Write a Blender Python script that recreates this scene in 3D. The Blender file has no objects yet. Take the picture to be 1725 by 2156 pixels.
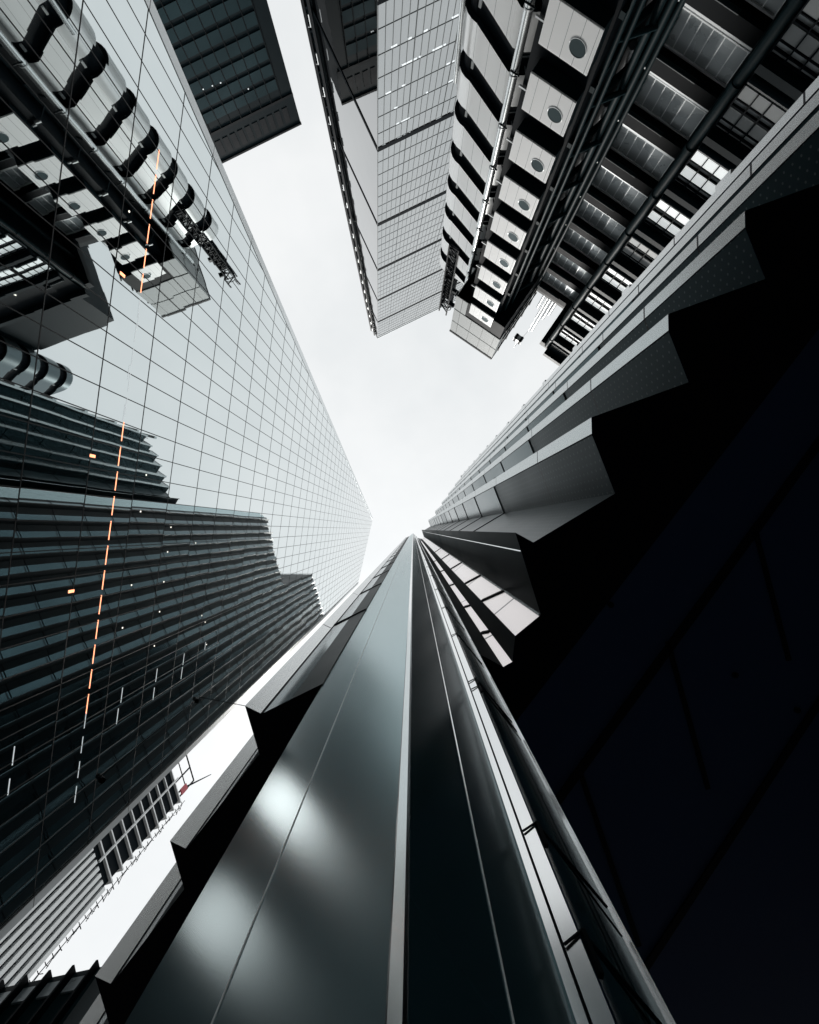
import bpy, math, random
from mathutils import Vector
random.seed(7)
scn = bpy.context.scene
C = scn.collection

# ------------------------------------------------------------------ camera, sky, sun, exposure
SPOT = (3.0, 1.3)  # power of the two added column spotlights
CZ = 1.6                      # eye height: every height Z below is counted from the eye
F = 1150.0                    # focal length in photograph units (photo is 1725 units wide)
VPX, VPY = 870.0, 1115.0      # where the zenith falls in the photograph
cam = bpy.data.cameras.new('camera'); co = bpy.data.objects.new('camera', cam); C.objects.link(co)
cam.sensor_fit = 'HORIZONTAL'; cam.sensor_width = 36.0; cam.lens = F/1725*36
cam.shift_x = -(VPX-862.5)/1725; cam.shift_y = (VPY-1078)/1725
cam.clip_start = 0.05; cam.clip_end = 3000
co.location = (0, 0, CZ); co.rotation_euler = (math.pi, 0, 0)      # straight up at the zenith
scn.camera = co

w = bpy.data.worlds.new('World'); scn.world = w; w.use_nodes = True
nt = w.node_tree; nt.nodes.clear()
out = nt.nodes.new('ShaderNodeOutputWorld')
sky = nt.nodes.new('ShaderNodeTexSky'); sky.sky_type = 'NISHITA'; sky.sun_disc = False
sky.sun_elevation = math.radians(72.2); sky.sun_rotation = math.radians(-15)
hs = nt.nodes.new('ShaderNodeHueSaturation'); hs.inputs['Saturation'].default_value = 0.12
bg1 = nt.nodes.new('ShaderNodeBackground'); bg1.inputs['Strength'].default_value = 0.035
nt.links.new(sky.outputs[0], hs.inputs['Color']); nt.links.new(hs.outputs[0], bg1.inputs['Color'])
tc = nt.nodes.new('ShaderNodeTexCoord'); nz = nt.nodes.new('ShaderNodeTexNoise')
nz.inputs['Scale'].default_value = 2.2; nz.inputs['Detail'].default_value = 5; nz.inputs['Roughness'].default_value = 0.55
cr = nt.nodes.new('ShaderNodeValToRGB')
cr.color_ramp.elements[0].position = 0.36; cr.color_ramp.elements[0].color = (0.74, 0.775, 0.785, 1)
cr.color_ramp.elements[1].position = 0.66; cr.color_ramp.elements[1].color = (0.92, 0.935, 0.935, 1)
bg2 = nt.nodes.new('ShaderNodeBackground'); bg2.inputs['Strength'].default_value = 0.69
add = nt.nodes.new('ShaderNodeAddShader')
nt.links.new(tc.outputs['Generated'], nz.inputs['Vector']); nt.links.new(nz.outputs['Fac'], cr.inputs['Fac'])
nt.links.new(cr.outputs['Color'], bg2.inputs['Color'])
nt.links.new(bg1.outputs[0], add.inputs[0]); nt.links.new(bg2.outputs[0], add.inputs[1])
nt.links.new(add.outputs[0], out.inputs['Surface'])

sl = bpy.data.lights.new('sun', 'SUN'); sl.energy = 3.2; sl.angle = math.radians(12); sl.color = (1, .97, .93)
so = bpy.data.objects.new('sun', sl); C.objects.link(so); so.location = (0, 0, 300)
so.rotation_euler = Vector((-.08, .295, .952)).to_track_quat('Z', 'Y').to_euler()
scn.view_settings.view_transform = 'Standard'; scn.view_settings.look = 'None'
scn.view_settings.exposure = 0.3; scn.view_settings.gamma = 1.0

# ------------------------------------------------------------------ materials
def mat(name, col, rough=.4, metal=0., joints=None, vary=.12, nscale=.35, spec=.5, dots=None, tilt=None, streak=0, rvar=.1):
    """procedural surface; joints=(du,dv,width,colour) are real panel joints laid out in metres along the wall;
    dots=(pitch,radius,colour) perforations; tilt=(du,dv,amount) slight misalignment of each glass pane"""
    m = bpy.data.materials.new(name); m.use_nodes = True
    t = m.node_tree; N = t.nodes; L = t.links
    b = N['Principled BSDF']
    b.inputs['Metallic'].default_value = metal; b.inputs['Roughness'].default_value = rough
    b.inputs['Specular IOR Level'].default_value = spec
    uv = N.new('ShaderNodeUVMap')
    geo = N.new('ShaderNodeNewGeometry')
    no = N.new('ShaderNodeTexNoise'); no.inputs['Scale'].default_value = nscale; no.inputs['Detail'].default_value = 2 if streak else 5
    if streak:
        mp = N.new('ShaderNodeMapping'); mp.inputs['Scale'].default_value = (streak, streak, .12)
        L.new(geo.outputs['Position'], mp.inputs['Vector']); L.new(mp.outputs[0], no.inputs['Vector'])
    else:
        L.new(geo.outputs['Position'], no.inputs['Vector'])
    mix = N.new('ShaderNodeMix'); mix.data_type = 'RGBA'
    mix.inputs['A'].default_value = (*[c*(1-vary) for c in col], 1)
    mix.inputs['B'].default_value = (*[min(1, c*(1+vary)) for c in col], 1)
    L.new(no.outputs['Fac'], mix.inputs['Factor'])
    cur = mix.outputs['Result']
    def math_(op, a, bb=None):
        n = N.new('ShaderNodeMath'); n.operation = op
        for i, x in enumerate((a, bb)):
            if x is None: continue
            if isinstance(x, (int, float)): n.inputs[i].default_value = x
            else: L.new(x, n.inputs[i])
        return n.outputs[0]
    if joints or dots or tilt:
        sx = N.new('ShaderNodeSeparateXYZ'); L.new(uv.outputs[0], sx.inputs[0])
    if tilt:
        cu = math_('FLOOR', math_('DIVIDE', sx.outputs[0], tilt[0])); cv = math_('FLOOR', math_('DIVIDE', sx.outputs[1], tilt[1]))
        cb = N.new('ShaderNodeCombineXYZ'); L.new(cu, cb.inputs[0]); L.new(cv, cb.inputs[1])
        wn = N.new('ShaderNodeTexWhiteNoise'); L.new(cb.outputs[0], wn.inputs['Vector'])
        su = N.new('ShaderNodeVectorMath'); su.operation = 'SUBTRACT'; su.inputs[1].default_value = (.5, .5, .5); L.new(wn.outputs['Color'], su.inputs[0])
        # a slow ripple in the glass as well
        n2 = N.new('ShaderNodeTexNoise'); n2.inputs['Scale'].default_value = .45; L.new(geo.outputs['Position'], n2.inputs['Vector'])
        s2 = N.new('ShaderNodeVectorMath'); s2.operation = 'SUBTRACT'; s2.inputs[1].default_value = (.5, .5, .5); L.new(n2.outputs['Color'], s2.inputs[0])
        a2 = N.new('ShaderNodeVectorMath'); a2.operation = 'ADD'; L.new(su.outputs[0], a2.inputs[0]); L.new(s2.outputs[0], a2.inputs[1])
        sc = N.new('ShaderNodeVectorMath'); sc.operation = 'SCALE'; sc.inputs['Scale'].default_value = tilt[2]; L.new(a2.outputs[0], sc.inputs[0])
        ad = N.new('ShaderNodeVectorMath'); ad.operation = 'ADD'; L.new(geo.outputs['Normal'], ad.inputs[0]); L.new(sc.outputs[0], ad.inputs[1])
        nm = N.new('ShaderNodeVectorMath'); nm.operation = 'NORMALIZE'; L.new(ad.outputs[0], nm.inputs[0])
        L.new(nm.outputs[0], b.inputs['Normal'])
    if joints:
        du, dv, wd, jc = joints
        f = None
        for s, d in ((0, du), (1, dv)):
            if not d: continue
            m1 = math_('LESS_THAN', math_('MULTIPLY', math_('FRACT', math_('DIVIDE', sx.outputs[s], d)), d), wd)
            f = m1 if f is None else math_('MAXIMUM', f, m1)
        mj = N.new('ShaderNodeMix'); mj.data_type = 'RGBA'; mj.inputs['B'].default_value = (*jc, 1)
        L.new(f, mj.inputs['Factor']); L.new(cur, mj.inputs['A']); cur = mj.outputs['Result']
    if dots:
        p, r, dc = dots
        fx = math_('SUBTRACT', math_('FRACT', math_('DIVIDE', sx.outputs[0], p)), .5)
        row = math_('MULTIPLY', math_('MODULO', math_('FLOOR', math_('DIVIDE', sx.outputs[0], p)), 2.), .5)
        fy = math_('SUBTRACT', math_('FRACT', math_('ADD', math_('DIVIDE', sx.outputs[1], p*1.6), row)), .5)
        d2 = math_('SQRT', math_('ADD', math_('MULTIPLY', fx, fx), math_('MULTIPLY', math_('MULTIPLY', fy, 1.6), math_('MULTIPLY', fy, 1.6))))
        fd = math_('LESS_THAN', d2, r/p)
        mj = N.new('ShaderNodeMix'); mj.data_type = 'RGBA'; mj.inputs['B'].default_value = (*dc, 1)
        L.new(fd, mj.inputs['Factor']); L.new(cur, mj.inputs['A']); cur = mj.outputs['Result']
    L.new(cur, b.inputs['Base Color'])
    if rvar and rough > .05:
        mr = N.new('ShaderNodeMapRange'); mr.inputs['To Min'].default_value = max(0, rough-rvar); mr.inputs['To Max'].default_value = rough+rvar
        L.new(no.outputs['Fac'], mr.inputs['Value']); L.new(mr.outputs[0], b.inputs['Roughness'])
    return m
def glow(name, col, s):
    m = bpy.data.materials.new(name); m.use_nodes = True
    b = m.node_tree.nodes['Principled BSDF']; b.inputs['Base Color'].default_value = (*col, 1)
    b.inputs['Emission Color'].default_value = (*col, 1); b.inputs['Emission Strength'].default_value = s
    return m
M = {}
BLK = (.002, .0055, .0085)
M['mirror'] = mat('mirror_glass', (.70, .755, .76), .012, 1, vary=.02, tilt=(1.12, 3.73, .005), rvar=0)
M['mullion'] = mat('black_mullion', (.012, .016, .018), .5)
M['trim'] = mat('pale_trim', (.74, .77, .775), .35, .9, joints=(0, 7.46, .06, (.2, .2, .2)))
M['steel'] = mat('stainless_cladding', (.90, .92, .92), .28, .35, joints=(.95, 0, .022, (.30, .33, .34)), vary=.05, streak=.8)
M['podsteel'] = mat('stainless_pod', (.90, .92, .92), .45, .05, joints=(.708, 0, .028, (.34, .37, .38)), vary=.10, streak=.8)
M['plantsteel'] = mat('plant_room_cladding', (.56, .59, .59), .6, 0, spec=.1, joints=(1.55, 0, .05, (.05, .06, .065)), vary=.06, streak=.6)
M['black'] = mat('black_paint', BLK, .6, 0, spec=.05)
M['dark'] = mat('dark_steel', (.003, .011, .015), .5, 0, spec=.06, vary=.3)
M['teal'] = mat('dark_teal_steel', (.006, .021, .026), .5, 0, spec=.08, vary=.3)
M['pipe'] = mat('stainless_pipe', (.72, .75, .755), .25, .9)
M['greypipe'] = mat('grey_flue', (.42, .44, .45), .35, .6)
M['port'] = mat('porthole_glass', (.12, .16, .17), .15, .3)
M['winglass'] = mat('window_glass', (.46, .51, .53), .28, .25, vary=.15, nscale=.6)
M['blind'] = mat('grey_blind', (.24, .26, .265), .5, .1, vary=.2, nscale=.8)
M['frame'] = mat('aluminium_frame', (.78, .81, .82), .4, .5)
M['leadglass'] = mat('sloping_glass', (.43, .45, .455), .16, .9, vary=.10, nscale=.05, tilt=(1.5, 4., .006))
M['leadbar'] = mat('grey_glazing_bar', (.13, .145, .15), .6, spec=.08)
M['shadesteel'] = mat('shaded_cladding', (.09, .12, .13), .3, .9, vary=.1, streak=.8)  # stainless cladding darkened for the far stair tower, shade put into its colour
M['sideglass'] = mat('side_glass', (.29, .30, .305), .02, 1, vary=.08, nscale=.05, tilt=(3., 4., .003), rvar=0, joints=(0, 4., .06, (.27, .28, .285)))
M['avwall'] = mat('dark_tower_wall', (.003, .010, .0135), .5, 0, spec=.03)
M['avglass'] = mat('dark_tower_glass', (.013, .034, .041), .25, 0, spec=.08, vary=.45, nscale=.12)
M['strip'] = mat('pleat_edge_metal', (.72, .74, .745), .25, .9, joints=(0, 3.9, .05, (.03, .03, .035)), vary=.05, streak=.8, rvar=.04)
M['perf'] = mat('perforated_panel', (.007, .031, .040), .36, .75, dots=(.085, .014, (.10, .13, .14)), vary=.12, joints=(0, 3.9, .05, BLK))
M['pleat'] = mat('right_wing_glass', (.038, .078, .09), .2, .9, joints=(0, 1.3, .03, (.025, .035, .04)), vary=.2, nscale=.25)
M['lglass'] = mat('left_wing_glass', (.065, .11, .128), .12, .9, joints=(0, 3.9, .12, (.006, .010, .013)), vary=.3, nscale=.25)
M['fin'] = mat('dark_fin', (.003, .012, .0165), .4, 0, spec=.05, vary=.3)
M['soffit'] = mat('soffit_black', (.020, .042, .105), .5, 0, spec=.2)
M['beam'] = mat('soffit_beam', (.002, .003, .006), .6, 0, spec=.1)
M['pink'] = mat('pale_pink_panel', (.84, .77, .76), .2, .9, joints=(0, 3.4, .07, (.02, .02, .02)), vary=.1)
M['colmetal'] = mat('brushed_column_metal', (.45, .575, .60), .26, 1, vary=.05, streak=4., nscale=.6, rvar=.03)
M['colshade'] = mat('shaded_column_metal', (.045, .13, .155), .22, .5, vary=.15, streak=4.)  # same column metal, the dark reflections of this side put into the colour
M['coledge'] = mat('column_edge_metal', (.80, .82, .825), .16, 1)
M['white'] = mat('white_metal', (.82, .84, .84), .4, .1)
M['red'] = mat('red_sheet', (.45, .05, .07), .5)
M['asphalt'] = mat('asphalt', (.05, .05, .05), .85, vary=.25, nscale=2)
M['paving'] = mat('stone_paving', (.16, .16, .155), .8, joints=(.6, .9, .012, (.06, .06, .06)), nscale=1.5)
M['kerb'] = mat('granite_kerb', (.25, .25, .245), .8)
M['whitepane'] = glow('white_pane_glow', (.86, .90, .90), .42)  # white window panes given an emission of their own
M['orange'] = glow('orange_lamp', (1., .36, .19), 2.0)
M['whitelamp'] = glow('white_lamp', (1., .93, .82), 1.2)
M['dimlamp'] = glow('dim_white_lamp', (.75, .8, .82), .55)

# ------------------------------------------------------------------ mesh helpers
def V(x, y, Z): return Vector((x, y, Z+CZ))
class MB:
    def __init__(s): s.v = []; s.f = []
    def face(s, *pts):
        n = len(s.v); s.v += [Vector(p) for p in pts]; s.f.append(list(range(n, n+len(pts))))
    def wall(s, p0, p1, z0, z1):
        s.face(V(p0[0], p0[1], z0), V(p1[0], p1[1], z0), V(p1[0], p1[1], z1), V(p0[0], p0[1], z1))
    def hexa(s, a):      # 8 corners: bottom 4, top 4
        n = len(s.v); s.v += [Vector(p) for p in a]
        for q in ((3, 2, 1, 0), (4, 5, 6, 7), (0, 1, 5, 4), (1, 2, 6, 5), (2, 3, 7, 6), (3, 0, 4, 7)): s.f.append([n+i for i in q])
    def obox(s, o, ax, ay, x0, x1, y0, y1, z0, z1):   # box in a turned plan frame
        g = lambda a, b, z: V(o[0]+ax[0]*a+ay[0]*b, o[1]+ax[1]*a+ay[1]*b, z)
        s.hexa([g(x0, y0, z0), g(x1, y0, z0), g(x1, y1, z0), g(x0, y1, z0), g(x0, y0, z1), g(x1, y0, z1), g(x1, y1, z1), g(x0, y1, z1)])
    def box(s, x0, x1, y0, y1, z0, z1): s.obox((0, 0), (1, 0), (0, 1), x0, x1, y0, y1, z0, z1)
    def prism(s, poly, z0, z1, bottom=True, top=True):
        k = len(poly)
        lo = [V(p[0], p[1], z0) for p in poly]; hi = [V(p[0], p[1], z1) for p in poly]
        n = len(s.v); s.v += lo+hi
        for i in range(k):
            j = (i+1) % k; s.f.append([n+i, n+j, n+k+j, n+k+i])
        if bottom: s.f.append([n+i for i in reversed(range(k))])
        if top: s.f.append([n+k+i for i in range(k)])
    def bar(s, a, b, wd, ht=None, up=(0, 0, 1)):      # rectangular bar from a to b
        a = Vector(a); b = Vector(b); d = (b-a)
        if d.length < 1e-6: return
        d.normalize(); up = Vector(up)
        if abs(d.dot(up)) > .98: up = Vector((1, .2, 0)).normalized()
        x = d.cross(up).normalized(); y = x.cross(d).normalized(); ht = ht or wd
        h = [(-1, -1), (1, -1), (1, 1), (-1, 1)]
        s.hexa([a+x*i*wd/2+y*j*ht/2 for i, j in h]+[b+x*i*wd/2+y*j*ht/2 for i, j in h])
    def tube(s, a, b, r, seg=14, r2=None, cap=True):
        a = Vector(a); b = Vector(b); d = (b-a).normalized(); r2 = r if r2 is None else r2
        up = Vector((0, 0, 1)) if abs(d.z) < .95 else Vector((1, 0, 0))
        x = d.cross(up).normalized(); y = x.cross(d).normalized(); n = len(s.v)
        for p, rr in ((a, r), (b, r2)):
            for i in range(seg):
                t = 2*math.pi*i/seg; s.v.append(p+x*math.cos(t)*rr+y*math.sin(t)*rr)
        for i in range(seg):
            j = (i+1) % seg; s.f.append([n+i, n+j, n+seg+j, n+seg+i])
        if cap:
            s.f.append([n+i for i in reversed(range(seg))]); s.f.append([n+seg+i for i in range(seg)])
    def path(s, pts, r, seg=8):
        for a, b in zip(pts, pts[1:]): s.tube(a, b, r, seg)
    def build(s, name, m, parent=None, smooth=False, uvs=None):
        me = bpy.data.meshes.new(name); me.from_pydata([tuple(p) for p in s.v], [], s.f)
        uvl = me.uv_layers.new(name='UVMap')
        for p in me.polygons:
            n = p.normal
            h = Vector((-n.y, n.x, 0))
            flat = abs(n.z) > .95
            if not flat: h.normalize()
            for li in p.loop_indices:
                c = me.vertices[me.loops[li].vertex_index].co
                uvl.data[li].uv = (uvs[me.loops[li].vertex_index], c.z-CZ) if uvs else ((c.x, c.y) if flat else ((c.x*h.x+c.y*h.y), c.z-CZ))
            p.use_smooth = smooth
        me.materials.append(M[m] if isinstance(m, str) else m)
        o = bpy.data.objects.new(name, me); C.objects.link(o)
        if parent: o.parent = parent; o.matrix_parent_inverse = parent.matrix_world.inverted()
        if smooth:
            try:
                me.set_sharp_from_angle(angle=math.radians(35))
            except Exception: pass
        return o
def thing(name, label, cat, loc=(0, 0, 0), group=None):
    o = bpy.data.objects.new(name, None); C.objects.link(o); o.location = loc
    o['label'] = label; o['category'] = cat
    if group: o['group'] = group
    o.matrix_world.translation = Vector(loc)
    return o
def struct(o): o['kind'] = 'structure'; return o
def at(px, py, Z): return ((px-VPX)/F*Z, (py-VPY)/F*Z)      # photo point at a known height -> plan

# ------------------------------------------------------------------ ground
g = MB(); g.face((-900, -900, 0), (900, -900, 0), (900, 900, 0), (-900, 900, 0)); struct(g.build('ground', 'asphalt'))
g = MB(); g.box(-4.0, 14, -3.0, 40, -CZ+.004, -CZ+.13); struct(g.build('pavement', 'paving'))
g = MB(); g.box(-4.16, -4.003, -3.15, 40, -CZ+.004, -CZ+.135); g.box(-4.0, 14, -3.15, -3.003, -CZ+.004, -CZ+.135); struct(g.build('kerb', 'kerb'))

# ------------------------------------------------------------------ mirror-glass tower on the left
D = 13.5; NX, NY = -.9917, -.1285; TX, TY = -.1285, .9917      # facade plane N.p = D, T runs along it
def sp(s, Z, off=0.): return V(NX*(D-off)+TX*s, NY*(D-off)+TY*s, Z)
def onfac(px, py):
    x, y = px-VPX, py-VPY; r = NX*x+NY*y; return D*(TX*x+TY*y)/r, D*F/r
tw = thing('glass_tower', 'tall mirror-glass tower with a slanted right edge, its gridded facade reflecting the buildings opposite', 'tower', tuple(sp(0, -CZ)))
outline = [(-22.6, -CZ), (-1.4, 178), (16.9, 155), (16.9, -CZ)]
def lo_edge(Z): return -22.6+(Z+CZ)*(21.2/179.6)
def top_at(s): return 178-(s+1.4)*(23/18.3) if s > -1.4 else 1e9
fb = MB(); fb.face(*[sp(s, Z) for s, Z in outline]); fb.build('glass_facade', 'mirror', tw)
bb = MB()
fr = [sp(s, Z, -.05) for s, Z in outline]; bk = [sp(s+3, Z*.98, -16) for s, Z in outline]
n = len(fr); bb.v += fr+bk
for i in range(n): j = (i+1) % n; bb.f.append([i, j, n+j, n+i])
bb.f.append([n+i for i in range(n)]); bb.build('tower_body', 'dark', tw)
gb = MB(); FH = 3.73; MP = 1.12
for k in range(0, 48):
    Z = k*FH; s0 = lo_edge(Z); s1 = 16.9
    if Z > 155: s1 = -1.4+(178-Z)*18.3/23
    if s1 > s0+.3: gb.bar(sp(s0, Z, .004), sp(s1, Z, .004), .012, .05, up=(0, 0, 1))
s = -22.4+.3
while s < 16.8:
    z1 = min(top_at(s), 178)
    if s < -1.4: z1 = (s+22.6)/21.2*179.6-CZ
    if z1 > 0: gb.hexa([sp(s+i, z, o_) for z in (-CZ, z1) for i, o_ in ((-.02, -.01), (.02, -.01), (.02, .01), (-.02, .01))])
    s += MP
gb.build('mullion_grid', 'mullion', tw)
def quadbar(s0, Z0, s1, Z1, w0, o0, o1):
    m = MB()
    m.hexa([sp(s0, Z0, o0), sp(s0+w0, Z0, o0), sp(s0+w0, Z0, o1), sp(s0, Z0, o1), sp(s1, Z1, o0), sp(s1+w0, Z1, o0), sp(s1+w0, Z1, o1), sp(s1, Z1, o1)])
    return m
quadbar(-22.6, -CZ, -1.4, 178, -.55, -.4, .03).build('edge_trim', 'trim', tw)
quadbar(16.9, -CZ, 16.9, 155, .5, -.4, .03).build('edge_trim', 'trim', tw)
quadbar(16.84, -CZ, 16.84, 155, .055, .035, .09).build('edge_bead', 'mullion', tw)
# lamps along one floor and scattered on the facade
sL = -15.6
while sL < 9.6:
    m = MB(); m.hexa([sp(sL+i, 24.5+z, o_) for z in (0, .042) for i, o_ in ((.16, -.01), (1.02, -.01), (1.02, .012), (.16, .012))])
    pyl = VPY+(NY*D+TY*(sL+.5))/24.55*F
    m.build('strip_lamp', 'dimlamp' if 622 < pyl < 890 else 'orange', tw); sL += MP  # lamps over the reflected sky are paled, its glare put into their colour
for i in range(4):
    m = MB(); m.hexa([sp(9.9+i*1.12+q, 24.5+z, o_) for z in (0, .03) for q, o_ in ((.1, -.01), (.85, -.01), (.85, .012), (.1, .012))]); m.build('strip_lamp', 'dimlamp', tw)
for px, py, py2 in ((30, 1572, 1612), (20, 1640, 1675), (258, 1448, 1480), (249, 1492, 1525), (331, 1408, 1436), (325, 1448, 1474), (388, 1376, 1400), (384, 1405, 1430), (433, 1352, 1368), (293, 655, 690), (272, 768, 800), (263, 850, 885)):
    a, b = onfac(px, py), onfac(px-(py2-py)*.13, py2)
    m = MB(); m.hexa([sp(q, a[1]+z, o_) for z in (0, .035) for q, o_ in ((a[0], -.01), (b[0], -.01), (b[0], .012), (a[0], .012))]); m.build('strip_lamp', 'dimlamp', tw)
for px, py in ((258, 578), (195, 960), (150, 1245)):
    a = onfac(px, py); m = MB(); m.hexa([sp(a[0]+q, a[1]+z, o_) for z in (-.18, .18) for q, o_ in ((-.06, -.01), (.06, -.01), (.06, .014), (-.06, .014))]); m.build('wall_lamp', 'orange', tw)
for px, py in ((308, 1000), (296, 1077), (360, 1110), (353, 1162), (412, 1143), (345, 1225), (277, 1232), (425, 1296), (336, 1288), (258, 1322), (325, 1360), (272, 445), (432, 1310), (435, 1357)):
    a = onfac(px, py); m = MB(); m.tube(sp(a[0], a[1], -.01), sp(a[0], a[1], .015), .042, 10); m.build('spot_lamp', 'whitelamp', tw)

# ------------------------------------------------------------------ wedge tower, top centre
ld = thing('wedge_tower', 'pale wedge-shaped glass tower with a sloping gridded face and dark floor bands, top centre', 'tower', (-5, -60, 0))
E1 = (.9, -.436); E2 = (.5, .866)
def lc(Z): return (-.065*Z, -(47.3+.14*Z))                # leaning corner
def lp(Z, t, off=0.):                                     # on the sloping face
    x, y = lc(Z); return V(x+E1[0]*t+.436*off, y+E1[1]*t+.9*off, Z)
VE = (-15.55, -80.8)                                        # vertical rear edge
LW = 44
m = MB(); m.face(lp(-CZ, 0), lp(-CZ, LW), lp(225, LW), lp(225, 0)); m.build('sloping_facade', 'leadglass', ld)
m = MB(); m.face(V(*lc(-CZ), -CZ), V(*lc(225), 225), V(*VE, 225), V(*VE, -CZ)); m.build('side_facade', 'sideglass', ld)
m = MB()
re = (VE[0]+E1[0]*LW, VE[1]+E1[1]*LW)
m.face(V(*VE, 225), V(*lc(225), 225), lp(225, LW), V(*re, 225)); m.face(V(*VE, -CZ), V(*VE, 225), V(*re, 225), V(*re, -CZ))
m.face(lp(-CZ, LW), V(*re, -CZ), V(*re, 225), lp(225, LW)); m.build('rear_wall', 'dark', ld)
for k in range(-3, 5):
    m = MB(); Z = 85+28*k; m.bar(lp(Z, -.1, .05), lp(Z, LW, .05), .22, .85); m.build('floor_band', 'black', ld)
for k in range(-3, 6):
    m = MB(); Z = 85+28*k-(.4 if k == 5 else 0); x, y = lc(Z); m.bar(V(x-.04, y+.02, Z), V(VE[0]-.04, VE[1]+.02, Z), .12, .75); m.build('side_band', 'black', ld)
m = MB()
for k in range(0, 57):
    Z = k*4+1
    if (Z-1) % 28: m.bar(lp(Z, 0, .03), lp(Z, LW, .03), .04, .055)
for i in range(0, int(LW)+1):
    m.bar(lp(-CZ, i, .04), lp(224.5, i, .04), .13 if i % 6 == 5 else .045, .05)
m.bar(lp(-CZ, 0, .05), lp(225, 0, .05), .22, .1)
m.build('glazing_bars', 'leadbar', ld)
for k in range(16, 22):
    m = MB(); Z = k*4-.35+1
    t = .8+random.random()*3
    while t < 24:
        L_ = random.choice((.5, .8, .3, 1.4))
        if random.random() < .55: m.bar(lp(Z, t, .03), lp(Z, t+L_, .03), .03, .26)
        t += L_+random.choice((.15, .3, .6, 1.6))
    m.build('ceiling_light', 'dimlamp', ld)
m = MB(); m.bar(lp(224.6, 0, .1), lp(224.6, LW, .1), .25, .9); m.bar(lp(222, .5, .06), lp(222, LW, .06), .1, .5); m.build('parapet', 'frame', ld)
# exposed steel ladder frame on the rear edge
m = MB(); A = VE; B = (VE[0]-E2[0]*1.9-.866*.5, VE[1]-E2[1]*1.9+.5*.5)
m.prism([(A[0]-.25, A[1]+.1), (B[0], B[1]), (B[0]+1, B[1]-1.2), (A[0]+.5, A[1]-.6)], -CZ, 224); m.build('core_wall', 'dark', ld)
m = MB()
for Z in range(20, 224, 4):
    a = V(A[0]-.35, A[1]+.25, Z); b = V(B[0]-.15, B[1]+.15, Z+2); m.bar(a, b, .28); m.bar(b, V(A[0]-.35, A[1]+.25, Z+4), .2)
m.bar(V(A[0]-.4, A[1]+.3, 10), V(A[0]-.4, A[1]+.3, 226), .45); m.bar(V(B[0]-.2, B[1]+.2, 10), V(B[0]-.2, B[1]+.2, 225), .5)
m.build('ladder_frame', 'black', ld)
m = MB()
for Z in range(22, 224, 7):
    m.bar(V(A[0]-.75, A[1]+.5, Z), V(A[0]-.75, A[1]+.5, Z+2.2), .28, .12)
    m.bar(V(A[0]-.75, A[1]+.5, Z+2.2), V(A[0]-1.3, A[1]-.2, Z+3.0), .16, .12)
m.build('bracket', 'frame', ld)

# ------------------------------------------------------------------ dark office slab, top left of centre
av = thing('office_slab', 'dark teal office slab with a grid of windows under a louvred top, beside the mirror tower edge', 'building', (-24, -88, 0))
c1 = (-24.1, -87.5); ea = (-.896, .443); nb = (-.443, -.896); HA = 118
m = MB(); m.obox(c1, ea, nb, 0, 30, .3, 30, -CZ, HA); m.build('wall', 'avwall', av)
for r in range(12):
    Z1 = 107.2-r*3.45
    m = MB()
    for c in range(11): m.obox(c1, ea, nb, 2.6+c*2.25, 2.6+c*2.25+2.08, .16, .4, Z1-2.35, Z1)
    m.build('window', 'avglass', av)
m = MB()
for c in range(17): m.obox(c1, ea, nb, 2.0+c*1.7, 2.0+c*1.7+1.15, .22, .4, 112.2, 116.2)
m.build('louvre', 'black', av)
m = MB(); m.obox(c1, ea, nb, -.08, 30.1, .1, .6, 117.6, 118.1); m.obox(c1, ea, nb, 0, 30, .12, .5, 109.6, 110.2)
for c in range(12): m.obox(c1, ea, nb, 2.47+c*2.25, 2.55+c*2.25, .1, .5, 62, 110)
m.build('fascia', 'black', av)
for t, Z in ((14, 100), (12.4, 100.2), (15.8, 99.8), (8, 104)):
    m = MB(); m.obox(c1, ea, nb, t, t+.22, .05, .16, Z, Z+.16); m.build('window_light', 'dimlamp', av)

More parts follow.
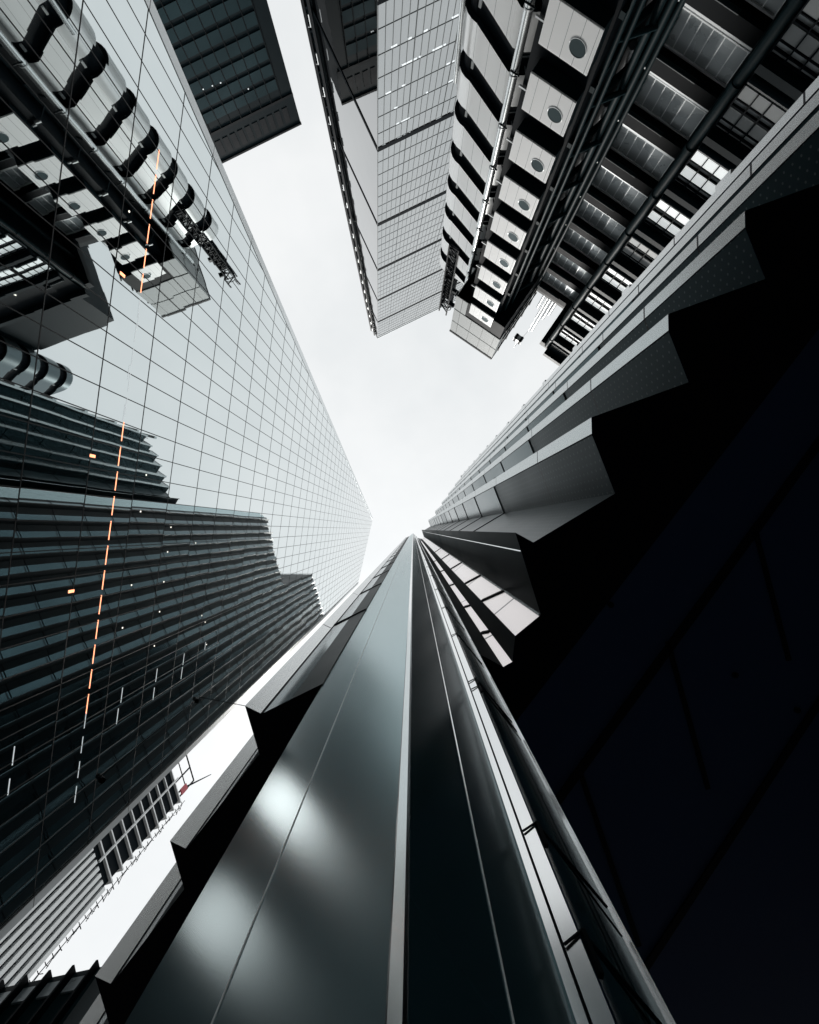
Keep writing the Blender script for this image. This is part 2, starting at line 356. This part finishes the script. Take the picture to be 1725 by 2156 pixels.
# ------------------------------------------------------------------ steel-clad service-tower building, top right
O = (6.04, -23.5); U = (.825, .565); W = (.565, -.825)     # U along the front, W into the building
def lq(a, b, Z): return V(O[0]+U[0]*a+W[0]*b, O[1]+U[1]*a+W[1]*b, Z)
ll = thing('steel_clad_building', 'steel-clad building with stair tower, stacked porthole pods and outside pipes, top right', 'building', (10, -26, 0))
def stair_tower(parent, ac, bc, straight, r, zlist, base, top, h=4.02, rise=1.6, slot=1.6, clad='steel'):
    def peri():
        P = []
        for i in range(13):
            t = math.pi/2+math.pi*i/12
            P.append((ac-straight/2+r*math.cos(t), bc+r*math.sin(t), 0.))
        for i in range(1, 9): P.append((ac-straight/2+straight*i/9, bc-r, rise*i/9))
        for i in range(13):
            t = -math.pi/2+math.pi*i/12
            P.append((ac+straight/2+r*math.cos(t), bc+r*math.sin(t), rise))
        for i in range(1, 9): P.append((ac+straight/2-straight*i/9, bc+r, rise+(h-rise)*i/9))
        return P
    P = peri()
    core = MB(); k = len(P)
    pts = []
    for a, b, z in P:
        ca = ac-straight/2 if a < ac-straight/2 else (ac+straight/2 if a > ac+straight/2 else a)
        dx, dy = a-ca, b-bc; L_ = math.hypot(dx, dy) or 1
        pts.append((ca+dx/L_*(r-.32), bc+dy/L_*(r-.32)))
    core.prism([(O[0]+U[0]*a+W[0]*b, O[1]+U[1]*a+W[1]*b) for a, b in pts], base, top)
    co_ = core.build('stair_core', 'black', parent)
    for zb in zlist:
        m = MB()
        q = P+[(P[0][0], P[0][1], h)]; ins = pts+[pts[0]]
        lip = MB(); nn = len(m.v); us = []; cu = 0; pv = None
        for (a, b, z), (ia, ib) in zip(q, ins):
            if pv: cu += math.hypot(a-pv[0], b-pv[1])
            pv = (a, b); us += [cu]*4
            z0 = min(zb+slot+z, top); z1 = min(zb+h+z, top)
            m.v += [lq(a, b, z0), lq(a, b, z1), lq(ia, ib, z0), lq(ia, ib, z1)]
        for i in range(len(q)-1):
            x = nn+4*i; y = x+4
            m.f += [[x, y, y+1, x+1], [x+1, y+1, y+3, x+3]]; lip.face(m.v[x+2], m.v[y+2], m.v[y], m.v[x])
        m.build('stair_cladding', clad, co_, smooth=True, uvs=us)
        lip.build('stair_underside', 'black', co_)
        m = MB()
        for a, zz in ((ac-straight/2-.1, 0), (ac+straight/2+.25, rise)):
            m.hexa([lq(a+i*.16, bc-r+.28-.12*j, zb+zz+.35+.5*l) for l in (0, 1) for i, j in ((0, 0), (1, 0), (1, 1), (0, 1))])
        m.build('stair_vent', 'blind', co_)
zl = [37.6+4.02*k for k in range(-7, 6)]
stair_tower(ll, -3.8, 4.6, 2.5, 1.5, zl, -CZ, 61.2)
m = MB(); m.tube(lq(-5.9, 2.8, 0), lq(-5.9, 2.8, 35.5), .17, 12); m.build('drain_pipe', 'pipe', ll, True)
m = MB(); pp = lambda Z: lq(-1.72-.004*Z, 2.4, Z)
m.tube(pp(-CZ), pp(62.5), .25, 16); m.build('riser_pipe', 'pipe', ll, True)
for k in range(16):
    m = MB(); Z = 3+k*4.1; m.tube(pp(Z), pp(Z+.10), .275, 18); m.build('pipe_collar', 'greypipe', ll, True)
for k in range(15):
    m = MB(); Z = 6+k*4.1; a = pp(Z); m.bar(a, lq(-1.1, 3.0, Z), .1); m.tube(lq(-1.0, 2.5, Z-1.6), lq(-1.0, 2.5, Z+1.1), .13, 8); m.bar(lq(-1.2, 2.2, Z), lq(-.2, 1.2, Z+.3), .08)
    m.tube(lq(-2.0, 2.15, Z+.8), lq(-1.4, 2.15, Z+.8), .05, 8)
    m.build('pipe_bracket', 'dark', ll)
m = MB()
m.tube(lq(-1.0, 2.7, 0), lq(-1.0, 2.7, 62), .12, 10); m.tube(lq(-.7, 3.0, 0), lq(-.7, 3.0, 61), .1, 10)
m.build('small_riser', 'dark', ll)
# dark core behind the pods
m = MB(); m.obox(O, U, W, -.6, 2.95, .9, 11, -CZ, 60.2); m.build('tower_core', 'black', ll)
for k in range(-5, 9):
    Zt = 26.4+4.1*k
    m = MB()
    c = .12
    prof = [(0, .0), (2.83, .0), (2.83, 3.2), (0, 3.2)]
    m.obox(O, U, W, .02, 2.8, .10, 3.2, Zt-2.43, Zt-.03)
    pod = m.build('service_pod', 'dark', ll)
    m = MB(); m.obox(O, U, W, 0, 2.83, 0, .097, Zt-2.45, Zt); fp = m.build('front_panel', 'podsteel', pod)
    bv = fp.modifiers.new('bevel', 'BEVEL'); bv.width = .03; bv.segments = 2
    m = MB(); m.tube(lq(1.96, -.012, Zt-1.0), lq(1.96, .05, Zt-1.0), .45, 32); m.build('porthole', 'port', pod)
    m = MB()
    for i in range(28):
        t0, t1 = 2*math.pi*i/28, 2*math.pi*(i+1)/28
        m.bar(lq(1.96+.46*math.cos(t0), -.012, Zt-1.0+.46*math.sin(t0)), lq(1.96+.46*math.cos(t1), -.012, Zt-1.0+.46*math.sin(t1)), .03, .03)
    m.build('porthole_rim', 'frame', pod)
    m = MB(); m.bar(lq(-.75, .8, Zt-.3), lq(0, .8, Zt-.3), .1); m.build('pod_bracket', 'frame', pod)
# side wall of the tower: ducts
m = MB(); m.obox(O, U, W, 2.9, 4.2, 8.2, 16, -CZ, 61); m.build('side_wall', 'dark', ll)
for a, b, r in ((3.2, 1.6, .13), (3.4, 2.7, .12), (3.75, 5.2, .22), (4.05, 6.6, .2), (3.9, 7.8, .22), (4.45, 7.0, .16)):
    m = MB(); m.tube(lq(a, b, -CZ), lq(a, b, 57+random.random()*4), r, 14); m.build('service_pipe', 'teal', ll, True)
for k in range(-5, 8):
    Z = 31.3+4.1*k
    m = MB(); m.tube(lq(3.2, 6.3, Z-1.0), lq(3.2, 6.3, Z+.8), .30, 14); m.tube(lq(3.2, 6.3, Z+.8), lq(3.2, 6.3, Z+1.1), .30, 14, .16)
    m.build('duct_end', 'greypipe', ll, True)
    m = MB(); m.tube(lq(2.95, 2.2, Z-.8), lq(4.0, 5.4, Z+.7), .16, 10); m.tube(lq(3.0, 4.6, Z+.6), lq(4.0, 7.4, Z-.6), .2, 10); m.obox(O, U, W, 2.9, 3.2, 1.2, 4.4, Z+.9, Z+1.25); m.build('cross_duct', 'teal', ll, True)
# window wall, left bay
m = MB(); m.obox(O, U, W, 4.2, 9.4, 7.75, 15, -CZ, 60.8); m.build('bay_wall', 'black', ll)
for k in range(-5, 6):
    Z = 36.5+4.1*k
    m = MB(); m.obox(O, U, W, 4.35, 8.7, 7.5, 7.7, Z, Z+2.1); wb = m.build('window_bay', 'winglass', ll)
    m = MB()
    for i in range(7): m.obox(O, U, W, 4.33+i*.72, 4.33+i*.72+.06, 7.40, 7.5, Z, Z+2.1)
    m.obox(O, U, W, 4.3, 8.75, 7.38, 7.5, Z-.08, Z); m.obox(O, U, W, 4.3, 8.75, 7.38, 7.5, Z+2.1, Z+2.2); m.obox(O, U, W, 4.2, 8.75, 7.1, 7.7, Z-.55, Z-.42)
    m.build('window_frame', 'frame', wb)
    m = MB(); m.obox(O, U, W, 4.35, 8.8, 6.9, 7.75, Z+2.45, Z+3.35); m.build('spandrel', 'black', ll)
    m = MB(); m.tube(lq(4.6, 6.85, Z+2.3), lq(7.2, 6.85, Z+2.3), .12, 10); m.build('rail_pipe', 'teal', ll, True)
# corner column between the bays
m = MB(); m.tube(lq(9.0, 2.0, -CZ), lq(9.0, 2.0, 59.5), .26, 18); m.tube(lq(8.9, 5.0, -CZ), lq(8.9, 5.0, 60), .2, 14)
for k in range(14): m.tube(lq(9.0, 2.0, 4+k*4.1), lq(9.0, 2.0, 4.4+k*4.1), .31, 18)
m.build('corner_column', 'teal', ll, True)
# right bay
m = MB(); m.obox(O, U, W, 9.35, 24, 1.75, 15, -CZ, 60); m.build('bay_wall', 'black', ll)
for k in range(-5, 7):
    Z = 28.0+4.1*k+.0
    for bay in range(4):
        a0 = 9.3+bay*3.1
        m = MB(); m.obox(O, U, W, a0, a0+2.9, 1.55, 1.74, Z+.05, Z+2.45); wb = m.build('window_bay', 'winglass', ll)
        m = MB()
        for z0, z1 in ((-.02, .62), (1.15, 1.78)):
            for q in (0, 1): m.obox(O, U, W, a0+.02+q*1.46, a0+1.40+q*1.46, 1.44, 1.55, Z+z0, Z+z1)
        emits = k > 2 or (k > -2 and random.random() < .45); m.build('white_pane' if emits else 'blind_panel', 'whitepane' if emits else 'blind', wb)
        m = MB()
        for z0 in (.68, 1.02, 1.84, 2.2, 2.45): m.obox(O, U, W, a0, a0+2.9, 1.42, 1.55, Z+z0, Z+z0+.05)
        for q in (0, .72, 1.42, 2.16, 2.86): m.obox(O, U, W, a0+q-.02, a0+q+.04, 1.40, 1.55, Z-.05, Z+2.5)
        m.build('window_frame', 'black', wb)
        m = MB(); m.tube(lq(a0+2.2, 1.2, Z+2.95), lq(a0+2.2, 1.2, Z+3.5), .07, 8); m.build('bay_lamp', 'whitelamp', wb)
    m = MB(); m.obox(O, U, W, 9.25, 22, 1.0, 1.75, Z+2.6, Z+3.0); m.tube(lq(9.3, 1.15, Z+3.4), lq(11.6, 1.15, Z+3.4), .22, 12); m.build('spandrel', 'dark', ll)
    if k > 2:
        a0 = 9.3
m = MB(); m.obox(O, U, W, 9.2, 24, 1.2, 2.4, 59.7, 60.3); m.obox(O, U, W, 4.1, 9.3, 7.2, 9, 60.3, 61.4); m.obox(O, U, W, 8.2, 9.5, 1.9, 8, 59.2, 60.1); m.build('roof_edge', 'dark', ll)
# plant room on top of the pods
for z0, z1, a0, a1 in ((57.2, 60.35, -1.8, -.35), (60.6, 63.75, -1.8, 4.36), (63.95, 67.0, -1.8, 4.36)):
    m = MB(); m.obox(O, U, W, a0, a1, -.02, 8, z0, z1); m.build('plant_room_panel', 'plantsteel', ll)
m = MB(); m.obox(O, U, W, -1.7, 4.26, .05, 7.9, 57.2, 67.1); m.obox(O, U, W, -1.85, 4.41, -.08, 8.06, 67.0, 67.35); m.build('plant_room_gap', 'black', ll)
m = MB()
for i in range(5): m.bar(lq(4.5, .6+i*1.7, 58.2), lq(4.5, 1.2+i*1.7, 67), .09)
for z in (58, 60.4, 63.8): m.bar(lq(4.55, .2, z), lq(4.55, 8.2, z), .12)
m.build('side_rail', 'black', ll)
for a, b, z in ((5.4, 9.6, 69.5), (5.95, 9.3, 71.5), (6.3, 8.6, 74.0), (6.7, 9.2, 70.5), (7.1, 8.9, 68)):
    m = MB(); m.tube(lq(a, b, 59), lq(a, b, z), .2, 14); m.build('flue', 'greypipe', ll, True)
# second stair tower at the far corner (seen in the mirror facade)
stair_tower(ll, 26, 2.5, 2.5, 1.9, [76-4.02*k for k in range(0, 12)][::-1], -CZ, 79, clad='shadesteel')
m = MB(); m.obox(O, U, W, 12, 25, 4, 18, 60, 72); m.build('roof_block', 'dark', ll)

# black lattice maintenance crane on the stair tower
lt = thing('roof_crane', 'black lattice roof crane mast at the left top of the steel-clad stair tower', 'crane', tuple(lq(-5.0, 3.2, 57)))
m = MB(); ca, cb = -4.9, 3.0
for da in (0, 1.1):
    for db in (0, 1.1): m.tube(lq(ca+da, cb+db, 55), lq(ca+da-.3, cb+db, 72), .09, 8)
for k in range(12):
    z = 55.5+k*1.3
    for (x0, y0), (x1, y1) in (((0, 0), (1.1, 0)), ((1.1, 0), (1.1, 1.1)), ((1.1, 1.1), (0, 1.1)), ((0, 1.1), (0, 0))):
        m.tube(lq(ca+x0-.02*k, cb+y0, z), lq(ca+x1-.02*k, cb+y1, z+1.3), .07, 6); m.tube(lq(ca+x0-.02*k, cb+y0, z), lq(ca+x1-.02*k, cb+y1, z), .06, 6)
m.obox(lq(ca, cb, 0)[:2], U, W, .08, 1.0, .1, 1.0, 55, 67.5)
m.build('lattice_mast', 'black', lt)
for k in range(22):
    m = MB(); a, b, z = ca+random.uniform(-.1, 1.1), cb+random.uniform(0, 1.1), 55+random.random()*14
    m.obox(lq(a, b, 0)[:2], U, W, 0, random.uniform(.2, .8), 0, random.uniform(.2, .6), z, z+random.uniform(.2, .9)); m.build('machinery', 'dark', lt)
for k in range(7):
    m = MB(); t0 = k*.9; m.path([lq(ca+.4+math.cos(t0+i*.7)*.7, cb+.5, 70.5+math.sin(t0+i*.7)*1.2) for i in range(4)], .04, 6); m.build('cable_loop', 'black', lt)
# small cradle hanging over the roof
x, y = at(1093, 711, 72)
cr_ = thing('maintenance_cradle', 'small black-and-white striped cradle hanging in the sky gap above the steel-clad roof', 'cradle', (x, y, 72+CZ))
m = MB(); m.obox((x, y), U, W, -.58, .58, -.35, .35, 72, 72.9); m.build('cradle_box', 'white', cr_)
for a in (-.5, .22):
    m = MB(); m.obox((x, y), U, W, a, a+.3, -.39, .39, 71.97, 72.93); m.build('dark_panel', 'black', cr_)
m = MB(); m.tube(V(x, y, 72.9), V(x, y, 76), .015, 6); j = lq(5.9, 9.0, 76); m.tube(V(x, y, 76), j, .02, 6); m.tube(lq(5.9, 9.0, 60), j, .04, 8); m.build('jib', 'white', cr_)

# ------------------------------------------------------------------ pleated tower: right wing, left wing, tall wing
pt = thing('pleated_tower', 'dark pleated tower rising overhead in saw-tooth folds with pale edge strips and a black soffit', 'tower', (6, 4, 0))
ZS = 5.45; HT = 63.0
def T(k): return (1.78+.765*k, -1.12-1.03*k)
def add2(p, q): return (p[0]+q[0], p[1]+q[1])
# right wing
for k in range(0, 6):
    t = T(k); s_ = add2(t, (.004, .172)); d = add2(t, (.235, .76) if k == 0 else (.205, .68)); prev = T(k-1) if k else (1.20, .128)
    m = MB(); m.wall(d, prev, ZS, HT); pl = m.build('pleat', 'pleat' if k else 'perf', pt)
    m = MB(); m.wall(t, s_, ZS, HT+.3); m.build('edge_strip', 'strip', pl)
    m = MB(); m.wall(s_, d, ZS, 12.0); m.build('perforated_panel', 'perf', pl)
    m = MB(); m.wall(s_, d, 12.06, HT); m.build('glass_panel', 'pleat', pl)
    m = MB()
    z = 12.03
    while z < HT:
        m.bar(V(*s_, z), V(*d, z), .03, .06); m.bar(V(*d, z), V(*prev, z), .03, .06); z += 3.9
    m.bar(V(*s_, ZS), V(*s_, HT), .012); m.build('floor_joint', 'black', pl)
# corner folds round to the column
fold = [((1.20, .128), (1.02, .03), 'fin'), ((1.02, .03), (1.275, .85), 'fin'), ((1.275, .85), (1.02, 1.06), 'pink'), ((1.02, 1.06), (.99, 1.32), 'fin'), ((.99, 1.32), (.90, 1.37), 'pink'), ((.90, 1.37), (.64, 1.23), 'fin')]
for a, b, mm in fold:
    m = MB(); m.wall(a, b, ZS, HT+2 if mm == 'fin' else HT); m.build('corner_panel', mm, pt)
m = MB(); m.bar(V(1.078, .215, ZS), V(1.078, .215, HT), .012); m.bar(V(1.268, .85, ZS), V(1.268, .85, HT), .022); m.build('seam', 'coledge', pt)
for z in (7.6, 10.2, 14.2, 19, 25):
    m = MB(); m.bar(V(1.268, .845, z), V(1.018, 1.052, z+.5), .02, .05); m.build('panel_joint', 'black', pt)
    m = MB(); m.bar(V(.985, 1.315, z*.93), V(.90, 1.363, z*.93+.15), .02, .05); m.build('panel_joint', 'black', pt)
# bodies, roofs, end walls behind the folds
tz = []
for k in range(5, -1, -1):
    d = (.235, .76) if k == 0 else (.205, .68)
    tz += [T(k), add2(T(k), (.004, .172)), add2(T(k), d)]
tz += [(1.20, .128), (1.02, .03), (1.275, .85), (1.02, 1.06), (.99, 1.32), (.90, 1.37), (.64, 1.23)]
sof = tz+[(.60, 1.6), (.3, 12), (14, 12), (15, -6.3)]
m = MB(); m.face(*[V(p[0], p[1], ZS) for p in sof]); m.build('soffit', 'soffit', pt)
m = MB(); m.face(*[V(p[0], p[1], ZS-.006) for p in tz+[at(1075, 1534, ZS), at(2300, -55, ZS)]]); m.build('soffit_border', 'beam', pt)
m = MB(); m.face(*[V(p[0], p[1], HT) for p in sof]); m.wall(T(5), (15, -6.3), ZS, HT); m.wall((15, -6.3), (14, 12), -CZ, HT); m.build('wing_body', 'fin', pt)
m = MB()
for i in range(1, 14):
    Z = ZS+i*4.6; m.bar(V(5.7, -6.32, Z), V(15, -6.33, Z), .3, .5)
m.build('end_wall_band', 'strip', pt)
for p, q, wd in (((1900, 690), (1090, 1800), .085), ((1224, 1634), (1345, 1990), .05), ((1405, 1350), (1490, 1660), .045), ((1590, 1120), (1660, 1390), .045), ((1860, 1270), (1330, 2080), .07)):
    a, b = at(*p, ZS), at(*q, ZS)
    m = MB(); m.bar(V(*a, ZS-.012), V(*b, ZS-.012), wd, .02); m.build('soffit_beam', 'beam', pt)
m = MB()
for k in range(9):
    a = (1.35+k*.62, .4+k*.35); m.tube(V(a[0], a[1], ZS-.02), V(a[0], a[1], ZS+.01), .03, 12)
m.build('soffit_fixing', 'beam', pt)
# roof clutter on the right wing
m = MB()
for i in range(16):
    a = T(5); x0 = a[0]+.4+i*.45; m.bar(V(x0, a[1]+.3, HT), V(x0, a[1]+.3, HT+1.1), .05); m.bar(V(x0, a[1]+.3, HT+1.1), V(x0+.45, a[1]+.3, HT+1.1), .05); m.bar(V(x0, a[1]+.3, HT), V(x0+.45, a[1]+.3, HT+1.1), .04)
m.build('roof_rail', 'black', pt)
# left wings
ZU = 4.2
def Uk(k): return (-1.293-.577*k, 1.355+1.04*k)
def lwing(k0, k1, H, hj):
    for k in range(k0, k1):
        u = Uk(k); s_ = add2(u, (.128, .062)); nprev = add2(Uk(k-1), (.11, .372)) if k else (-.70, 1.187); nn = add2(u, (.11, .372))
        m = MB(); m.wall(u, nn, ZU, H+.9); pl = m.build('pleat', 'fin', pt)
        m = MB(); m.wall(u, s_, ZU, H+.6); m.build('edge_strip', 'strip', pl)
        md = (s_[0]+(nprev[0]-s_[0])*.5, s_[1]+(nprev[1]-s_[1])*.5)
        m = MB(); m.wall(s_, md, ZU, H); m.build('glass_panel', 'lglass', pl)
        m = MB(); m.wall(md, nprev, ZU, H+.5); m.build('blank_panel', 'fin', pl)
        m = MB(); z = ZU+3.9
        while z < H: m.bar(V(*s_, z), V(*nprev, z), .03, .07); z += 3.9
        m.bar(V(*s_, ZU), V(*s_, H), .014); m.build('floor_joint', 'black', pl)
lwing(0, 11, 97, 3.9); lwing(11, 21, 125, 3.9)
uz = [(-.70, 1.187)]
for k in range(0, 21): uz += [add2(Uk(k), (.128, .062)), Uk(k), add2(Uk(k), (.11, .372))]
sofu = uz+[(-6, 30), (0, 30), (-.2, 1.75)]
m = MB(); m.face(*[V(p[0], p[1], ZU) for p in sofu]); m.build('soffit', 'beam', pt)
e1 = add2(Uk(10), (.11, .372)); e2 = add2(Uk(20), (.11, .372))
m = MB()
m.face(*[V(p[0], p[1], 97) for p in uz[:1+33]+[(12, 15), (12, 4.0)]]); m.wall((-.70, 1.187), (14, 4.0), HT-.2, 97); m.wall((14, 4.0), (14, 15), HT, 97)
m.face(*[V(p[0], p[1], 125) for p in uz[34:]+[(12, 28), (12, 17)]]); m.wall(e1, (12, 17), 97, 125); m.wall(e2, (12, 28), ZU, 125)
m.build('wing_body', 'fin', pt)
m = MB(); m.wall((-.72, 1.16), (13.9, 3.97), 92.6, 97.4); m.build('parapet', 'strip', pt)
m = MB(); a = add2(e1, (-.02, -.05)); m.wall(a, (11.9, 16.95), 121.5, 125.4); m.build('parapet', 'strip', pt)

# ------------------------------------------------------------------ metal-clad column close by
cl = thing('clad_column', 'polished metal column with a bright rounded edge, shooting up from the bottom of the view', 'column', (0, 1.1, 0))
K0 = (-.034, .642); K1 = (-.70, 1.20); K0r = (-.008, .638); K2 = (.625, 1.206); HC = 96.4
def panel(name, a, b, m_):
    m = MB(); nu = 4; zs = []
    z = -CZ
    while z < HC: zs.append(z); z += 2
    zs.append(HC)
    dx, dy = b[0]-a[0], b[1]-a[1]
    for z in zs:
        for i in range(nu+1):
            t = i/nu; m.v.append(V(a[0]+dx*t, a[1]+dy*t, z))
    for j in range(len(zs)-1):
        for i in range(nu):
            q = j*(nu+1)+i; m.f.append([q, q+1, q+nu+2, q+nu+1])
    return m.build(name, m_, cl, True)
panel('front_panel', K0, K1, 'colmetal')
panel('side_panel', K0r, K2, 'colshade')
m = MB(); m.prism([(-.034, .668), (-.039, .648), (-.034, .639), (-.014, .631), (-.008, .634), (-.004, .648), (-.008, .668)], -CZ, HC); m.build('edge_trim', 'coledge', cl)
def online(a, b, ratio):
    dx, dy = b[0]-a[0], b[1]-a[1]; t = (ratio*a[1]-a[0])/(dx-ratio*dy); return (a[0]+dx*t, a[1]+dy*t)
m = MB(); p = online(K0, K1, -.407); m.bar(V(p[0], p[1]-.001, -CZ), V(p[0], p[1]-.001, HC), .0032); m.build('seam', 'greypipe', cl)
m = MB(); p = online(K0r, K2, .203); m.bar(V(p[0], p[1]-.001, -CZ), V(p[0], p[1]-.001, HC), .004); m.build('seam', 'coledge', cl)
a = online(K0r, K2, .325); b = online(K0r, K2, .43)
m = MB(); m.prism([a, add2(a, (.004, -.006)), (a[0]+.064, a[1]-.030), (a[0]+.072, a[1]-.022), add2(b, (0, .004))], -CZ, HC); cs = m.build('cover_strip', 'coledge', cl)
m = MB(); m.bar(V(a[0]+.026, a[1]-.0155, -CZ), V(a[0]+.026, a[1]-.0155, HC), .005); m.build('strip_groove', 'black', cs)
m = MB(); m.prism([(K2[0]-.012, K2[1]-.008), (K2[0]+.006, K2[1]-.02), (K2[0]+.014, K2[1]+.01), (K2[0]-.004, K2[1]+.02)], -CZ, HC); m.build('corner_bead', 'coledge', cl)
p = online(K0r, K2, .47); m = MB(); m.tube(V(p[0], p[1]-.012, -CZ), V(p[0], p[1]-.012, HC), .008, 8); m.build('guide_cable', 'teal', cl, True)
q = (a[0]+.075, a[1]-.012); e = online(K0r, K2, .50)
for Z in (1.18, 1.62, 3.05, 3.2, 4.6, 6.2, 8.1, 10.5, 13, 16, 20, 25, 31):
    m = MB(); m.bar(V(q[0], q[1]-.02, Z), V(e[0], e[1]-.03, Z+.03), .008); m.bar(V(q[0]-.002, q[1]-.024, Z+.01), V(q[0]-.002, q[1]-.024, Z-.11), .013, .010)
    m.bar(V(a[0]+.028, a[1]-.022, Z-.01), V(a[0]+.07, a[1]-.036, Z+.01), .005); m.bar(V(q[0]+.006, q[1]-.024, Z-.03), V(e[0], e[1]-.03, Z-.09), .005)
    m.build('cable_bracket', 'black', cl)

# added bracket and two spotlights, put in to make the column's highlights
fl = thing('added_spot_bracket', 'added black bracket with two spotlights for the column highlights, off the left pleat tip', 'added_spotlight', tuple(V(-1.62, 1.31, 4.25)))
u0 = Uk(0); m = MB(); m.path([V(u0[0]+.02, u0[1]+.02, 4.24), V(-1.66, 1.30, 4.24), V(-1.70, 1.34, 2.95)], .0028, 8); m.build('arm', 'black', fl)
for lpos, aim, pw in (((-1.634, 1.276, 4.1), (-.434, .977, 1.9), SPOT[0]), ((-1.72, 1.364, 3.0), (-.487, 1.022, 1.407), SPOT[1])):
    a, b = V(*lpos), V(*aim); d = (b-a).normalized()
    m = MB(); m.tube(a-d*.03, a+d*.08, .016, 18, cap=False); m.tube(a-d*.03, a-d*.04, .017, 18); sn = m.build('added_snoot', 'black', fl, True)
    ld_ = bpy.data.lights.new('added_spotlight', 'SPOT'); ld_.energy = pw; ld_.spot_size = math.radians(20); ld_.spot_blend = 1.0; ld_.shadow_soft_size = .16; ld_.color = (1, .97, .95)
    lo = bpy.data.objects.new('added_spotlight', ld_); C.objects.link(lo); lo.location = a+d*.085; lo.rotation_euler = (-d).to_track_quat('Z', 'Y').to_euler(); lo.parent = fl; lo.matrix_parent_inverse = fl.matrix_world.inverted()

# ------------------------------------------------------------------ striped tower under construction, lower left gap
st = thing('striped_tower', 'distant tower with white fins below and dark open floors above, lower left sky gap', 'tower', (-64, 64, 0))
P0 = (-62, 63); fd = (.28, .96); bd = (-.96, .28)
def fq(t, b, Z): return V(P0[0]+fd[0]*t+bd[0]*b, P0[1]+fd[1]*t+bd[1]*b, Z)
m = MB(); m.obox(P0, fd, bd, -22, 7.6, .4, 16, -CZ, 106); m.obox(P0, fd, bd, -22, 7.0, .5, 15, 106, 141); m.build('tower_body', 'black', st)
for i in range(22):
    m = MB(); t = 6.6-i*1.35; m.obox(P0, fd, bd, t, t+.72, -.25, .45, -CZ, 106); m.build('white_fin', 'white', st)
for k in range(26):
    m = MB(); m.obox(P0, fd, bd, -21.5, 6.9, .18, .43, 4*k, 4*k+.45); m.build('transom', 'leadbar', st)
for k in range(9):
    Z = 108.5+k*4; m = MB(); m.obox(P0, fd, bd, -22, 7.6, -.1, 15, Z, Z+.38); m.bar(fq(2.0, -.1, Z-1.8), fq(2.0, -.1, Z+2), .35); m.bar(fq(-3, -.1, Z-1.8), fq(-3, -.1, Z+2), .3); m.build('floor_slab', 'white', st)
m = MB()
for k in range(46):
    Z = 60+k*1.8; e_ = random.uniform(.4, 1.0); m.bar(fq(8.2, 0, Z), fq(8.2+e_, .3, Z+random.uniform(.3, 1.2)), .12); m.bar(fq(8.2, 0, Z), fq(8.2, 0, Z+1.8), .1); m.bar(fq(7.6, 0, Z), fq(8.2, 0, Z), .1)
    if k % 3: m.bar(fq(8.2+e_, .3, Z+.2), fq(8.3, 0, Z+1.8), .1)
m.build('scaffold', 'black', st)
m = MB(); m.obox(P0, fd, bd, 5, 6.5, 0, .3, 142.5, 146); m.build('red_sheet', 'red', st)
m = MB()
for t in (-1, 3, 6.8): m.tube(fq(t, 1, 140), fq(t, 1, 152), .2, 8)
m.tube(fq(-1, 1, 152), fq(6.8, 1, 152), .2, 8); m.tube(fq(-1, 1, 147), fq(6.8, 1, 147), .15, 8); m.build('roof_frame', 'black', st)
tcn = thing('tower_crane', 'thin lattice crane jib reaching out from the top of the distant striped tower', 'crane', tuple(fq(5, 3, 143)))
a, b = fq(6.4, 2, 146), V(*at(444, 1631, 165), 165)
m = MB(); m.tube(fq(6.4, 2, 142), a+Vector((0, 0, 3)), .22, 8)
for i in range(12):
    p, q = a.lerp(b, i/12), a.lerp(b, (i+1)/12); up = Vector((0, 0, 1.6*(1-i/13))); u2 = Vector((0, 0, 1.6*(1-(i+1)/13)))
    m.tube(p, q, .1, 6); m.tube(p+up, q+u2, .1, 6); m.tube(p, q+u2, .07, 6); m.tube(p, p+up, .07, 6)
m.build('jib', 'black', tcn)

# ------------------------------------------------------------------ finned dark block, bottom-left corner
fbk = thing('finned_block', 'low dark block with upright fins and a spiked parapet, at the bottom left corner', 'building', (-17, 21, 0))
ZB = 26.0
A_, B_ = at(-40, 2076, ZB), at(215, 2022, ZB)
dx, dy = B_[0]-A_[0], B_[1]-A_[1]; L_ = math.hypot(dx, dy); eu = (dx/L_, dy/L_); ev = (-eu[1], eu[0])
m = MB(); m.obox(A_, eu, ev, -6, L_, .3, 9, -CZ, ZB); m.build('wall', 'teal', fbk)
m = MB()
for i in range(10): m.obox(A_, eu, ev, L_-.3-i*1.15, L_-.2-i*1.15, -.05, .35, -CZ, ZB+.03)
m.build('fin', 'black', fbk)
for i in range(9):
    for k in range(4):
        m = MB(); m.obox(A_, eu, ev, L_-1.2-i*1.15, L_-.4-i*1.15, .2, .32, ZB-1.3-k*3.6, ZB-.5-k*3.6); m.build('window', 'winglass', fbk)
